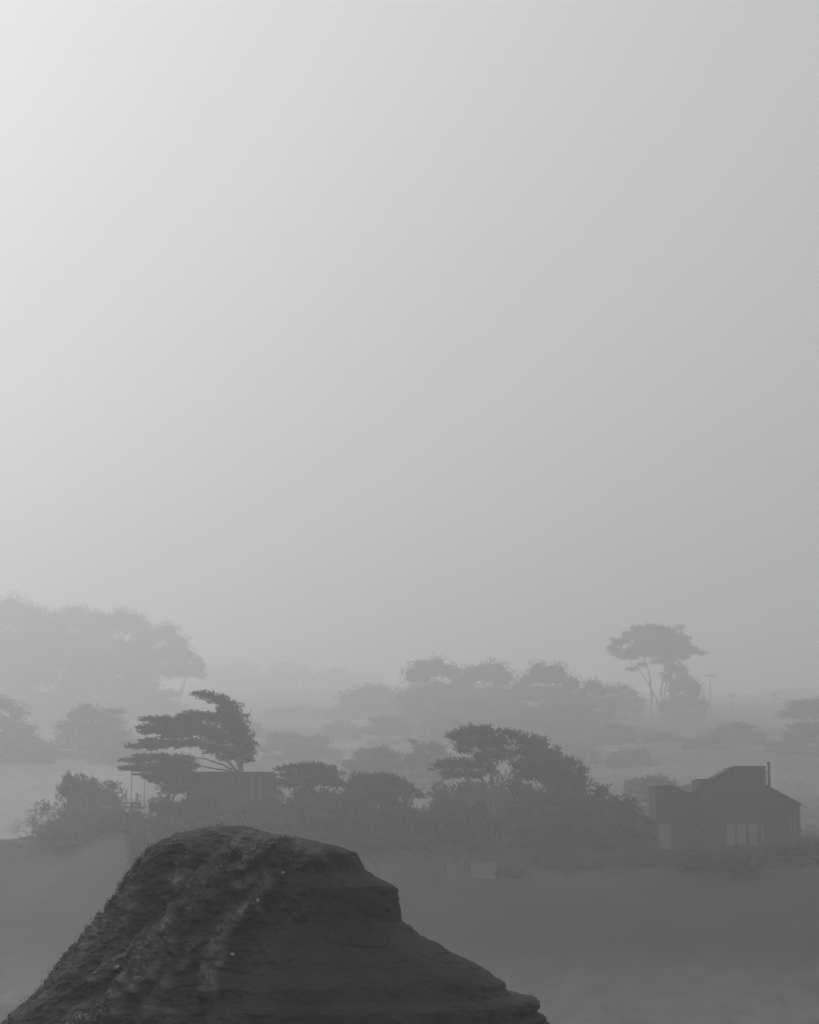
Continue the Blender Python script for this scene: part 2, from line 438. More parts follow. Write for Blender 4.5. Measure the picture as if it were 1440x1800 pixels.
def shrub(x, top, rx, D, label, seed, group=None, cat='shrub', h=None, spray=0.38, dens=1.0, wind=(-0.3, 0, 0), name='shrub', fol=None, up=0.35, core=0.66):
    """a mound of foliage sitting on the ground at pixel column x, its top at pixel row top"""
    rng = np.random.default_rng(seed)
    c = P(x, 1400, D); g = gz(c[0], D); s = mpp(D)
    ztop = P(x, top, D)[2]; hh = max(ztop - g, 0.5)
    root = empty(name, (float(c[0]), D, g), label, cat, group)
    gpy = top + hh / s
    pads = []
    for i in range(11):
        u = -0.82 + 1.64 * (i + 0.5) / 11 + rng.uniform(-0.06, 0.06); ez = (1 - abs(u) ** 2.4) ** 0.5
        ht = hh * ez * rng.uniform(0.82, 1.0)
        pr = min(ht * 0.3 / s, rx * 0.3)
        pads.append((x + u * rx, gpy - ht / s + pr * 0.8, rx * rng.uniform(0.2, 0.32), pr, rng.uniform(-1, 1) * rx * s * 0.5))
    pads.append((x, gpy - hh * 0.5 / s, rx * 0.8, hh * 0.4 / s))
    pads.append((x, gpy - hh * 0.2 / s, rx * 0.95, hh * 0.22 / s))
    mb = MB()
    for i in range(7):
        a = rng.uniform(0, 6.28)
        e = np.array([c[0] + math.cos(a) * rx * s * 0.6, D + math.sin(a) * rx * s * 0.5, g + hh * rng.uniform(0.5, 0.8)])
        limb(mb, (c[0] + rng.normal() * 0.15, D + rng.normal() * 0.15, g - 0.2), e, 0.06, 0.02, rng, k=5, n=4)
    mb.build('stem', M_BARK, root, smooth=True)
    V, Fq = crown_points(pads, D, rng, spray, dens, wind, up, 0.8, core=core)
    V[:, 2] = np.maximum(V[:, 2], g - 0.3)
    mesh_obj('foliage', V, Fq, fol or M_FOL2, root)
    return root

# ------------------------------------------------------------------ the dark sea rock in front
RD = 42.0
left = [(1445,400),(1447,383),(1450,365),(1455,340),(1463,318),(1472,300),(1478,285),(1485,270),(1500,257),(1515,245),(1535,228),(1550,215),(1580,200),(1600,182),(1620,165),(1640,146),(1660,130),(1685,108),(1710,85),(1730,76),(1750,60),(1775,32),(1800,8),(1990,-170),(2300,-370),(3000,-500)]
right = [(1445,402),(1447,422),(1450,440),(1455,456),(1463,477),(1468,505),(1472,530),(1478,556),(1483,580),(1490,606),(1498,630),(1512,637),(1530,643),(1538,658),(1548,678),(1556,700),(1562,703),(1590,706),(1617,710),(1628,723),(1640,742),(1652,760),(1665,780),(1678,808),(1690,830),(1700,852),(1709,870),(1720,884),(1735,893),(1745,908),(1752,938),(1758,949),(1770,950),(1782,948),(1786,960),(1800,963),(1850,990),(1990,1080),(2300,1200),(3000,1400)]
lv = np.concatenate([1445.05 + 55 * np.linspace(0, 1, 120) ** 1.7, np.linspace(1500.6, 1830, 340), np.linspace(1833, 2960, 45)])[::-1]
zl = np.array([P(720, y, RD)[2] for y in lv]); sR = mpp(RD)
xl = (np.interp(lv, [a for a, b in left], [b for a, b in left]) - 720); xr = (np.interp(lv, [a for a, b in right], [b for a, b in right]) - 720)
sc_l = np.array([P(721, y, RD)[0] for y in lv])
rj = np.random.default_rng(3)
def jag(y, amp, step):
    k = np.arange(1440, 3000, step); v = rj.uniform(-1, 1, len(k)) * amp
    return np.interp(y, k + rj.uniform(-0.35, 0.35, len(k)) * step, v)
fade = np.clip((lv - 1500) / 60, 0, 1)
jr = (jag(lv, 4.5, 9) + jag(lv, 3.0, 4)) * np.clip((lv - 1622) / 15, 0.25, 1) * fade + 5 * (np.floor(lv / 17 + jag(lv, 0.4, 9)) % 2 - 0.5) * np.clip((lv - 1622) / 10, 0, 1)
jl = (jag(lv, 4.0, 11) + jag(lv, 2.0, 4)) * fade
xl *= sc_l; xr *= sc_l
NT = 720
front = np.linspace(math.pi, 2 * math.pi, 401)[:-1]       # through -Y, the camera side
back = np.linspace(0, math.pi, 81)[:-1]
th = np.concatenate([front, back]); NT = len(th)
T, ZL = np.meshgrid(th, zl)
CX = ((xl + xr) / 2)[:, None]; HW = ((xr - xl) / 2)[:, None]
DEP = HW * 0.62 + 0.25
ct, st_ = np.cos(T), np.sin(T)
ex = 0.86
RX = CX + HW * np.sign(ct) * np.abs(ct) ** ex + mpp(RD) * (jr[:, None] * np.clip(ct, 0, 1) ** 10 + jl[:, None] * np.clip(-ct, 0, 1) ** 10); RY = RD + DEP * np.sign(st_) * np.abs(st_) ** ex
RZ = ZL + 0 * RX
PX, PY = proj(RX, RY, RZ)
lines = [([(500,1500),(440,1504),(388,1522),(355,1552),(338,1588),(305,1615),(285,1650),(258,1690),(230,1738),(185,1778),(140,1812)], 21, 1.0),
         ([(468,1545),(455,1572),(440,1594),(408,1622),(382,1652),(374,1700),(366,1745)], 14, 0.85),
         ([(325,1500),(316,1520),(310,1548)], 18, 0.6),
         ([(228,1580),(205,1604),(165,1640),(120,1694),(80,1735),(40,1785)], 16, 0.5),
         ([(262,1630),(236,1662),(208,1692),(155,1728)], 10, 0.45),
         ([(345,1640),(315,1700),(265,1770),(245,1810)], 13, 0.3),
         ([(560,1502),(500,1517),(460,1532),(420,1560)], 13, 0.45)]
wx = fbm(np.stack([PX / 22, PY / 22, PX * 0], -1), 4, 31, 0.55) * 16; wy = fbm(np.stack([PX / 22, PY / 22, PX * 0 + 5], -1), 4, 37, 0.55) * 16
RID = np.zeros_like(PX)
for pl, w, a in lines:
    d = np.full(PX.shape, 1e9)
    for (ax, ay), (bx, by) in zip(pl[:-1], pl[1:]):
        ux, uy = bx - ax, by - ay; l2 = ux * ux + uy * uy
        t = np.clip(((PX + wx - ax) * ux + (PY + wy - ay) * uy) / l2, 0, 1)
        d = np.minimum(d, np.hypot(PX + wx - ax - t * ux, PY + wy - ay - t * uy))
    RID = np.maximum(RID, a * np.exp(-(d / w) ** 2))
isf = np.clip(-st_ * 3, 0, 1)
RID *= isf
pm = np.stack([RX, RY, RZ], -1)
q = (RX * 0.79 - RZ * 0.62); al = (RX * 0.62 + RZ * 0.79)
gul = 1 - np.abs(fbm(np.stack([q * 0.85, al * 0.22, RY * 0.3], -1), 4, 51)) * 2.6
lm = np.clip((620 - PX - (PY - 1500) * 0.35) / 160, 0, 1)
sil = np.clip(np.abs(st_) * 1.3, 0, 1)
prox = np.clip((lv - 1445) / 40, 0, 1)[:, None] ** 0.7
disp = (0.38 * RID + 0.28 * (gul - 0.55) * (0.25 + 0.75 * lm)) * sil * prox - 0.05 * prox
disp += fbm(pm * 0.9, 4, 61) * 0.30 * sil * prox
disp += fbm(pm * 3.3, 5, 63, 0.6) * (0.07 + 0.05 * sil * lm) * prox
disp += (np.abs(fbm(pm * 5.5, 4, 67)) - 0.2) * 0.16 * lm * prox * (0.5 + 0.5 * sil)
# blocky ledges on the right-hand cliff
blk = vnoise(np.stack([RX * 1.6, RY * 1.6, RZ * 2.6], -1), 71)
disp += np.where(blk > 0.3, 0.035, 0.0) * (1 - lm) * prox * (0.4 + 0.6 * sil)
nx, ny = ct / np.maximum(HW, 0.3), st_ / np.maximum(DEP, 0.3); nn = np.hypot(nx, ny); nx, ny = nx / nn, ny / nn
RX = RX + nx * disp; RY = RY + ny * disp
RZ = RZ - 0.09 * np.clip((RZ - zl.max() + 0.30) / 0.30, 0, 1)
RZ = RZ + fbm(np.stack([RX * 1.2, RY * 1.2, RZ * 0], -1), 5, 81, 0.6) * 0.05 + 0.015 * vnoise(np.stack([RX * 9, RY * 9, RZ * 0], -1), 83)
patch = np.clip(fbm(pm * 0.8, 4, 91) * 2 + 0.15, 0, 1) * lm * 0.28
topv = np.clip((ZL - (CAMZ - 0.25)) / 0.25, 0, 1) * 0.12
turf_lit = np.clip(RID ** 1.3 * (1.1 + 1.0 * fbm(pm * 3.5, 5, 95, 0.65)) + 0.6 * patch * (1 + 1.5 * fbm(pm * 5, 4, 96)) + topv, 0, 1)  # dry growth, plus the lit look of the ridge facets painted into the albedo
nl = len(lv)
idx = np.arange(nl * NT).reshape(nl, NT)
nxt = np.roll(idx, -1, axis=1)
fc = np.stack([idx[:-1], nxt[:-1], nxt[1:], idx[1:]], -1).reshape(-1, 4)
V = np.stack([RX, RY, RZ], -1).reshape(-1, 3)
topc = V[idx[-1]].mean(0) + np.array([0, 0, 0.002])
V = np.vstack([V, topc]); ti = len(V) - 1
tf = np.stack([idx[-1], nxt[-1], np.full(NT, ti)], -1)
rock = mesh_obj('sea_rock', V, [fc, tf], M_ROCK, smooth=True, attr={'turf_lit': np.append(turf_lit.reshape(-1), 0.3)})
tag(rock, 'dark domed sea rock with grassy ridges painted paler as if lit on its left flank', 'rock', None, 'thing')
# low growth on the rock
rng = np.random.default_rng(5)
fl = idx[:, :400].reshape(-1)
wgt = ((turf_lit - topv * 0.9).clip(0).reshape(-1)[fl] ** 2.5 + 0.006) * (lv[:, None] * np.ones((1, NT)) < 1840)[:, :400].reshape(-1)
leftedge = (np.abs(st_) < 0.35) & (ct < 0)
wgt = wgt + (leftedge[:, :400].reshape(-1) * 0.25) * (lv[:, None] * np.ones((1, NT)) < 1840)[:, :400].reshape(-1) * (fbm(pm * 1.5, 3, 99)[:, :400].reshape(-1) > 0.0)
wgt = wgt * ((RZ < zl.max() - 0.35)[:, :400].reshape(-1) + 0.03) * (PX < 600)[:, :400].reshape(-1)
wgt /= wgt.sum()
pick = rng.choice(fl, 2600, p=wgt)
base = np.repeat(V[pick], 9, 0) + rng.normal(size=(2600 * 9, 3)) * 0.035
dd = rng.normal(size=base.shape) * 0.6 + np.array([-0.25, -0.35, 0.8])
ln = 0.03 + 0.05 * rng.random(len(base))
Vt, Ft = kites(base, dd, ln, ln * 0.14, rng)
tf_ = mesh_obj('grass', Vt, Ft, M_TUFT)
tag(tf_, 'short dry grass clinging to the ridges of the dark rock', 'grass', None, 'stuff')
# pale stones lodged on the flank
for i, (x, y, r, lab) in enumerate([(498, 1534, .035, 'topmost tiny pale stone near the summit of the dark rock'),
                               (452, 1583, .05, 'pale stone on the steep inner ridge of the dark rock'),
                               (408, 1678, .035, 'lone tiny pale stone below the inner ridge, beside the smooth cliff'),
                               (205, 1700, .045, 'pale stone high on the left flank of the dark rock'),
                               (206, 1740, .03, 'lowest tiny pale stone on the left flank of the dark rock')]):
    px_, py_ = proj(RX, RY, RZ)
    d = np.hypot(px_ - x, py_ - y) + (st_ > 0) * 1e6
    k = np.unravel_index(np.argmin(d), d.shape); c = np.array([RX[k], RY[k], RZ[k]])
    rg = np.random.default_rng(i); Vs = []; fs = []
    for a in range(7):
        for b in range(8):
            ph, tt = math.pi * (a + 0.02) / 6.04, 2 * math.pi * b / 8
            Vs.append(c + r * (1 + 0.25 * rg.normal() * 0.5) * np.array([math.sin(ph) * math.cos(tt) * 1.3, math.sin(ph) * math.sin(tt), 0.8 * math.cos(ph)]))
    for a in range(6):
        for b in range(8): fs.append((a*8+b, a*8+(b+1) % 8, (a+1)*8+(b+1) % 8, (a+1)*8+b))
    o = MB().add(Vs, fs).build('pale_stone', M_STONE)
    tag(o, lab, 'stone', 'pale stones on the dark rock')

# ------------------------------------------------------------------ near cypresses (about 200 m away)
tree('wind_swept_cypress', 420, 232, [
    (350,1219,15,3.2),(368,1223,18,6),(385,1230,20,8),(398,1240,18,10),(392,1252,16,8),(414,1262,14,10),(408,1252,18,12),(425,1238,9,5),(436,1256,8,6),
    (400,1266,24,12),(420,1278,22,14),(345,1259,38,6),(378,1262,20,8),(300,1272,40,10),(266,1264,22,3),(285,1263,16,5),(340,1278,36,12),(275,1284,32,6),
    (310,1290,36,8),(380,1292,36,14),(425,1298,24,16),(438,1314,15,12),(418,1322,26,10),(252,1280,12,2),
    (262,1311,28,5.5),(232,1312,14,2),(290,1309,30,6),(268,1303,26,4),(330,1306,34,6),(380,1315,28,8),(435,1335,14,5),(400,1330,22,5)],
    [[(424,1356),(420,1335),(412,1305),(405,1262),(395,1238)], [(418,1356,0.7),(400,1338),(372,1318),(330,1300),(285,1285)],
     [(421,1356,0.7),(432,1332),(434,1305),(430,1280)], [(414,1356,0.55),(392,1344),(360,1334),(318,1328)], [(412,1357,0.5),(385,1352),(350,1345),(300,1336)],
     [(423,1356,0.5),(410,1330),(385,1308),(350,1290)]],
    'tall ragged cypress swept to the left, its bare stems fanning above the flat roof', r=0.36, spray=0.4, dens=1.0, wind=(-0.95, 0, 0.12), up=0.05, seed=11, thick=1.3,
    twigs=[[(432,1285),(440,1272),(445,1262)],[(440,1272),(434,1262)],[(440,1300),(447,1285),(441,1276)],[(430,1270),(440,1252),(443,1245)]])
tree('wind_swept_cypress', 300, 224, [
    (215,1337,10,1.6),(240,1336,24,4),(275,1331,34,5),(300,1334,34,7),(325,1338,26,6),(222,1351,14,2.4),(248,1350,28,4.5),(282,1350,38,8),
    (318,1354,30,8),(262,1364,14,5),(295,1368,36,10),(330,1368,22,8),(340,1346,16,4),(310,1385,30,9)],
    [[(300,1395),(296,1370),(285,1350),(262,1340)], [(304,1395,0.7),(318,1365),(322,1344)], [(297,1395,0.6),(275,1368),(245,1354)]],
    'low tiered cypress reaching left in front of the flat-roofed house', r=0.3, spray=0.4, dens=1.0, wind=(-0.95, 0, 0.08), up=0.05, seed=12, thick=1.25)
tree('cypress_tree', 865, 230, [
    (800,1294,16,5),(788,1293,8,2.5),(818,1288,22,8),(838,1284,28,9),(858,1286,20,9),(820,1303,28,10),(855,1305,34,12),(880,1300,20,12),(815,1318,18,5),
    (890,1286,11,5),(902,1292,14,7),(920,1300,22,10),(945,1306,22,10),(930,1320,34,14),(960,1324,26,12),(880,1325,30,10),(850,1328,26,8),
    (780,1344,20,7),(805,1342,28,8),(835,1346,28,8),(862,1350,16,10),(760,1352,8,3),(985,1338,24,9),(1005,1342,18,7),(1022,1352,12,5),(1015,1362,20,8),
    (950,1346,44,12),(915,1345,24,10),(990,1356,26,10),(930,1362,30,10),(975,1372,36,12),(905,1385,16,14),(800,1360,30,6),(835,1362,20,6),(1015,1376,24,10)],
    [[(866,1425),(866,1380),(862,1345),(855,1315),(845,1290)], [(868,1420,0.6),(880,1380),(910,1345),(945,1325)], [(864,1400,0.5),(845,1362),(810,1348)],
     [(868,1400,0.5),(900,1372),(950,1355),(995,1348)], [(866,1370,0.4),(850,1340),(825,1312)]],
    'broad cypress with a spiky dome and thick straight trunk beside the central scrub', r=0.42, spray=0.4, dens=1.0, wind=(0.0, 0, 0.1), up=0.42, seed=13, thick=1.25)
tree('cypress_tree', 545, 226, [
    (520,1347,22,4),(498,1352,16,2.2),(545,1346,28,4.5),(568,1350,24,4),(540,1356,34,7),(580,1359,22,5),(505,1362,18,4),(560,1370,44,9),(515,1376,34,9),(590,1376,20,8)],
    [[(545,1420),(544,1385),(540,1360)], [(547,1420,0.6),(565,1380),(575,1362)], [(543,1420,0.6),(520,1380),(505,1362)]],
    'low flat-topped cypress just right of the flat-roofed house', r=0.28, spray=0.4, dens=1.0, wind=(-0.6, 0, 0.1), up=0.12, seed=14, thick=1.2)
tree('cypress_tree', 670, 224, [
    (626,1360,9,3),(640,1365,22,5),(668,1366,26,5),(690,1369,20,5),(655,1376,36,9),(700,1380,26,8),(722,1390,18,6),(680,1392,50,12),(625,1380,24,10),(738,1398,12,4),(640,1402,46,14)],
    [[(670,1430),(668,1400),(660,1375)], [(672,1430,0.6),(695,1400),(712,1385)], [(668,1430,0.6),(645,1400),(632,1375)]],
    'low dense cypress sloping down to the right toward the central clearing', r=0.28, spray=0.4, dens=1.0, wind=(-0.1, 0, 0.1), up=0.25, seed=15, thick=1.2)

# ------------------------------------------------------------------ shrubs and low trees round the houses
SH = [
 (140, 1352, 46, 252, 'round twiggy shrub standing tallest left of the tiered cypress'),
 (192, 1366, 34, 250, 'dense rounded shrub beside the pale porch rail'),
 (165, 1395, 62, 248, 'wide dark shrub below the two rounded ones left of the rail'),
 (78, 1402, 26, 252, 'thin bare-stemmed shrub at the left end of the bluff top'),
 (112, 1436, 50, 247, 'low bush at the foot of the bare-stemmed shrub'),
 (215, 1425, 50, 240, 'low dark bush under the pale rail'),
 (310, 1400, 50, 219, 'dark bush directly below the tiered cypress'),
 (390, 1418, 60, 219, 'low hedge-like bush along the wall of the flat-roofed house'),
 (480, 1412, 50, 218, 'bush at the right corner of the flat-roofed house'),
 (560, 1405, 60, 217, 'spreading bush under the flat-topped cypress'),
 (640, 1420, 60, 216, 'broad bush below the sloping dense cypress'),
 (730, 1418, 56, 217, 'bush closing the dip left of the spiky cypress'),
 (790, 1402, 46, 221, 'bush left of the straight cypress trunk'),
 (775, 1366, 26, 236, 'small bush peeping out behind the left limb of the spiky cypress'),
 (840, 1412, 50, 218, 'bush at the foot of the straight cypress trunk'),
 (945, 1368, 62, 226, 'tall dense shrub right of the straight trunk'),
 (1000, 1362, 50, 228, 'high shrub under the right limb of the spiky cypress'),
 (1050, 1374, 46, 225, 'rounded shrub on the slope falling toward the wooden house'),
 (1098, 1388, 38, 222, 'last shrub of the falling slope before the wooden house'),
 (960, 1420, 70, 218, 'wide low bush in the middle of the central scrub'),
 (1060, 1425, 66, 217, 'wide low bush left of the wooden house wing'),
 (1130, 1432, 40, 215, 'bush against the left wing of the wooden house'),
 (1420, 1476, 34, 214, 'low bush at the right end beyond the wooden house'),
 (1378, 1484, 40, 209, 'low bush in front of the right wall of the wooden house'),
 (1215, 1496, 46, 205, 'low bush below the solid wall of the wooden house'),
 (1300, 1500, 56, 204, 'low wide bush below the three tall panes'),
 (545, 1378, 50, 223, 'dense bush filling the space under the flat-topped cypress'),
 (615, 1388, 44, 222, 'dense bush between the flat-topped and the sloping cypress'),
 (700, 1396, 48, 220, 'dense bush under the sloping cypress'),
 (350, 1392, 44, 221, 'dense bush hiding the left half of the flat-roofed house wall'),
 (455, 1400, 40, 221, 'dense bush hiding the right foot of the flat-roofed house wall'),
 (484, 1382, 22, 223, 'small bush hiding the right corner of the flat-roofed house'),
 (884, 1356, 30, 247, 'bush showing through the gap right of the straight cypress trunk'),
 (835, 1362, 42, 249, 'bush showing through the gap left of the straight cypress trunk'),
 (600, 1388, 60, 243, 'bush showing between the crowns of the two low cypresses'),
 (242, 1398, 24, 221, 'low round bush in front of the porch frame'),
 (812, 1372, 38, 238, 'bush standing behind the left foot of the straight cypress trunk'),
 (290, 1386, 40, 222, 'tall bush filling the space under the tiered cypress'),
]
for i, (x, t, rx, D, lab) in enumerate(SH):
    shrub(x, t, rx, D, lab, 200 + i, group='shrubs around the bluff-top houses', spray=0.42, dens=0.2 if i == 3 else 0.32, core=0 if i == 3 else 0.66, fol=M_FOL if i > 4 else M_FOL2)
# bare twigs of the thin shrub and of the twiggy one
def twiggy(x, y, D, h, n, label, seed):
    rng = np.random.default_rng(seed); c = P(x, y, D); c[2] = gz(c[0], D)
    mb = MB(); htot = P(x, y - h, D)[2] - c[2]
    def grow(p, d, L_, r, k):
        q = p + d * L_; limb(mb, p, q, r, r * 0.6, rng, k=4, n=3)
        if k:
            for _ in range(3):
                e = d + rng.normal(size=3) * 0.45 + np.array([-0.1, 0, 0.15]); e /= np.linalg.norm(e)
                grow(p + d * L_ * rng.uniform(0.6, 1), e, L_ * rng.uniform(0.5, 0.75), r * 0.55, k - 1)
    for _ in range(n):
        d = rng.normal(size=3) * 0.5 + np.array([-0.25, 0, 1.1]); d /= np.linalg.norm(d)
        grow(c - np.array([0, 0, 0.2]), d, htot * 0.45, 0.05, 3)
    o = mb.build('bare_bush', M_BARK); tag(o, label, 'bush', 'bare twiggy bushes at the left end'); return o
twiggy(92, 1460, 254, 62, 7, 'bare leafless bush leaning left at the edge of the bluff top', 1)
twiggy(64, 1465, 256, 56, 5, 'leftmost bare leafless bush, smallest of the bluff top', 2)
twiggy(120, 1430, 257, 72, 6, 'tall bare twigs rising through the round shrub', 3)

# scrub mounds on the slope under the houses
rng = np.random.default_rng(77)
for i in range(26):
    x = 895 + (i * 137.5) % 560; D = 206 + (i * 5.3) % 8
    c = P(x, 1400, D); g = gz(c[0], D); _, gy = proj(c[0], D, g)
    shrub(x, gy - rng.uniform(8, 18), rng.uniform(26, 52), D, 'low dark scrub mound on the bluff slope below the houses', 300 + i,
          group='scrub mounds on the bluff slope', spray=0.34, dens=0.4, name='scrub_mound')

# ------------------------------------------------------------------ middle distance trees
G2 = 'trees on the middle hillside'
far_tree(-60, 55, 1222, 1300, 425, 'rounded tree cut by the left edge on the middle hillside', 21, G2, spray=0.95, dens=1.2)
far_tree(100, 222, 1240, 1300, 428, 'wide spreading tree with a small tuft on top, left middle hillside', 22, G2, spray=0.95, dens=1.2, extra=[(152,1243,8,6),(200,1250,24,6)])
far_tree(-40, 110, 1288, 1336, 422, 'low dark tree mass beneath the tree at the left edge', 23, G2, spray=0.9, dens=1.2)
far_tree(150, 260, 1290, 1336, 424, 'low tree mass right under the spreading tree', 24, G2, spray=0.9, dens=1.2)
far_tree(602, 715, 1309, 1350, 352, 'smooth domed tree above the low dense cypress', 25, G2, spray=0.7, dens=1.6)
far_tree(712, 800, 1300, 1350, 350, 'sharp-shouldered tree leaning right behind the spiky cypress', 26, G2, spray=0.7, dens=1.6, extra=[(728,1304,10,5)])
far_tree(1095, 1200, 1360, 1392, 300, 'low domed tree seen over the slope left of the wooden house', 27, G2, spray=0.7, dens=1.6)
far_tree(1188, 1240, 1372, 1392, 302, 'small round tree right behind the wooden house tower', 28, G2, spray=0.7, dens=1.5)
far_tree(455, 560, 1278, 1318, 440, 'faint low tree on the slope right of the swept cypress', 29, G2, spray=0.95, dens=1.0)
far_tree(560, 640, 1262, 1300, 520, 'faint rounded tree midway up the central slope', 30, G2, spray=1.0, dens=1.0)

for i, (x0, x1, t, b, D, lab) in enumerate([
    (640, 730, 1262, 1290, 480, 'faint low tree above the smooth domed tree'), (735, 830, 1268, 1296, 470, 'faint low tree above the left half of the spiky cypress'),
    (850, 960, 1262, 1292, 478, 'faint wide tree above the right half of the spiky cypress'), (940, 1040, 1278, 1306, 462, 'faint wide tree above the right limb of the spiky cypress'),
    (1030, 1130, 1282, 1310, 458, 'faint low tree right of the spiky cypress, high on the slope'), (1110, 1215, 1290, 1318, 455, 'faint low tree under the umbrella cypress'),
    (1190, 1290, 1302, 1330, 440, 'faint low tree over the tower of the wooden house'), (1330, 1450, 1308, 1336, 436, 'faint low tree over the flue of the wooden house'),
    (380, 470, 1266, 1296, 500, 'faint low tree behind the top of the swept cypress'), (1060, 1160, 1326, 1352, 410, 'dim low tree between the spiky cypress and the wooden house'),
    (500, 600, 1300, 1330, 430, 'dim low tree over the flat-topped cypress'), (960, 1060, 1316, 1340, 425, 'dim low tree just behind the right limb of the spiky cypress')]):
    far_tree(x0, x1, t - 9 - (i * 5) % 8, b, D, lab, 600 + i, G2, n=6, spray=1.1)
# ------------------------------------------------------------------ upper hillside trees
G3 = 'faint trees on the upper hillside'
far_tree(-90, 112, 1060, 1175, 655, 'tallest ghostly cypress of the grove at the left edge', 41, G3, n=9, spray=1.5, dens=1.0)
far_tree(45, 215, 1071, 1185, 665, 'second ghostly cypress of the left grove, broad flat crown', 42, G3, n=8, spray=1.5, dens=1.0)
far_tree(140, 285, 1079, 1192, 650, 'third ghostly cypress of the left grove, sloping right shoulder', 43, G3, n=8, spray=1.5)
far_tree(225, 338, 1099, 1184, 640, 'ghostly cypress at the right end of the left grove', 44, G3, n=7, spray=1.4, fill=False, extra=[(295,1103,18,7)])
far_tree(285, 366, 1138, 1192, 635, 'lowest outer cypress of the left grove with an open underside', 45, G3, n=6, spray=1.3, fill=False)
far_tree(-30, 130, 1125, 1235, 635, 'dense understorey tree below the tallest ghostly cypress', 46, G3, n=8, spray=1.4)
far_tree(95, 270, 1140, 1245, 630, 'dense understorey tree below the broad flat crown', 47, G3, n=8, spray=1.4)
far_tree(225, 330, 1205, 1255, 625, 'understorey tree under the gap of the left grove', 48, G3, n=7, spray=1.3)
far_tree(455, 560, 1160, 1205, 1000, 'barely visible tree crown behind the group of poles', 49, G3, n=6, spray=2.0)
far_tree(545, 630, 1168, 1206, 980, 'barely visible tree right of the group of poles', 50, G3, n=6, spray=2.0)
far_tree(370, 470, 1158, 1210, 1000, 'barely visible tree between the left grove and the poles', 51, G3, n=6, spray=2.0)
far_tree(455, 590, 1236, 1275, 640, 'wide faint thicket tree below the group of poles', 52, G3, n=8, spray=1.4)
far_tree(580, 710, 1203, 1262, 600, 'pale low crown left of the central grove', 53, G3, n=8, spray=1.4)
far_tree(698, 835, 1160, 1248, 540, 'high-shouldered tree at the left of the central grove', 54, G3, n=8, spray=1.3, extra=[(742,1166,22,8)])
far_tree(785, 915, 1166, 1258, 535, 'broad rounded tree in the middle of the central grove', 55, G3, n=8, spray=1.3)
far_tree(895, 1030, 1168, 1255, 510, 'round-crowned tree at the right of the central grove', 56, G3, n=8, spray=1.3)
far_tree(1000, 1085, 1196, 1262, 505, 'lower tree between the central grove and the tall umbrella cypress', 57, G3, n=6, spray=1.2)
far_tree(1050, 1135, 1196, 1250, 550, 'flat low crown left of the umbrella cypress trunk', 58, G3, n=6, spray=1.1)
far_tree(740, 900, 1225, 1285, 500, 'dense dark understorey of the central grove', 59, G3, n=9, spray=1.2)
far_tree(890, 1060, 1235, 1285, 485, 'wide dense understorey right of the central grove', 60, G3, n=9, spray=1.2)
far_tree(1160, 1245, 1188, 1264, 550, 'bushy tree leaning against the umbrella cypress on its right', 61, G3, n=7, spray=1.0)
far_tree(1365, 1500, 1222, 1262, 500, 'flat-crowned tree with gaps at the right edge', 62, G3, n=8, spray=1.0, dens=0.8, fill=False)
far_tree(1375, 1480, 1262, 1300, 450, 'low thicket tree under the flat crown at the right edge', 63, G3, n=7, spray=1.0)
far_tree(1240, 1345, 1266, 1305, 455, 'low tree on the slope under the two crossarm poles', 64, G3, n=7, spray=1.0, extra=[(1330,1292,20,6)])
far_tree(1295, 1365, 1216, 1250, 900, 'barely visible tree between the poles and the right edge', 65, G3, n=5, spray=1.8)
far_tree(640, 720, 1215, 1270, 620, 'small faint tree in front of the central grove gap', 66, G3, n=5, spray=1.3)
for i, (x0, x1, t, lab) in enumerate([
    (-40, 70, 1190, 'ridge-top tree hazy behind the left grove'), (40, 160, 1185, 'broad ridge-top tree behind the left grove, nearly lost in fog'),
    (330, 420, 1168, 'pale ridge-top tree right after the left grove'), (420, 480, 1180, 'small pale ridge-top tree left of the ridge poles'),
    (600, 690, 1178, 'pale ridge-top tree between the ridge poles and the central grove'), (690, 760, 1186, 'pale ridge-top tree behind the left of the central grove'),
    (870, 960, 1180, 'pale ridge-top tree behind the gap of the central grove'), (1010, 1100, 1190, 'pale ridge-top tree behind the flat low crown'),
    (1235, 1300, 1206, 'very faint ridge-top tree behind the crossarm poles'), (1340, 1450, 1204, 'very faint ridge-top tree behind the flat crown at right')]):
    far_tree(x0, x1, t, 1222, 1040, lab, 500 + i, 'nearly lost trees on the ridge top', n=6, spray=2.0)
tree('umbrella_cypress', 1150, 555, [
    (1090,1128,18,7),(1078,1140,14,9),(1095,1148,24,7),(1112,1115,20,6),(1128,1104,22,5),(1150,1104,22,6),(1168,1108,22,7),(1195,1103,7,3),(1185,1118,22,8),
    (1130,1120,34,12),(1165,1128,36,14),(1200,1125,18,8),(1210,1140,18,8),(1228,1147,16,3.5),(1130,1142,34,11),(1175,1148,34,11),(1195,1155,20,6),
    (1105,1155,20,4),(1110,1176,12,3),(1165,1162,22,6),(1185,1175,20,10),(1200,1195,16,12),(1175,1190,14,10),(1130,1168,10,4)],
    [[(1148,1268),(1144,1220),(1140,1180),(1132,1150),(1125,1120)], [(1166,1268,0.9),(1164,1220),(1168,1180),(1172,1140),(1175,1118)],
     [(1141,1205,0.5),(1128,1182),(1105,1160),(1085,1142)], [(1165,1215,0.5),(1185,1175),(1205,1150)]],
    'tall umbrella-crowned cypress on two bare trunks, highest tree on the right', r=0.6, spray=0.9, thick=1.08, dens=1.0, wind=(0.1, 0, 0.05), up=0.1, seed=70)

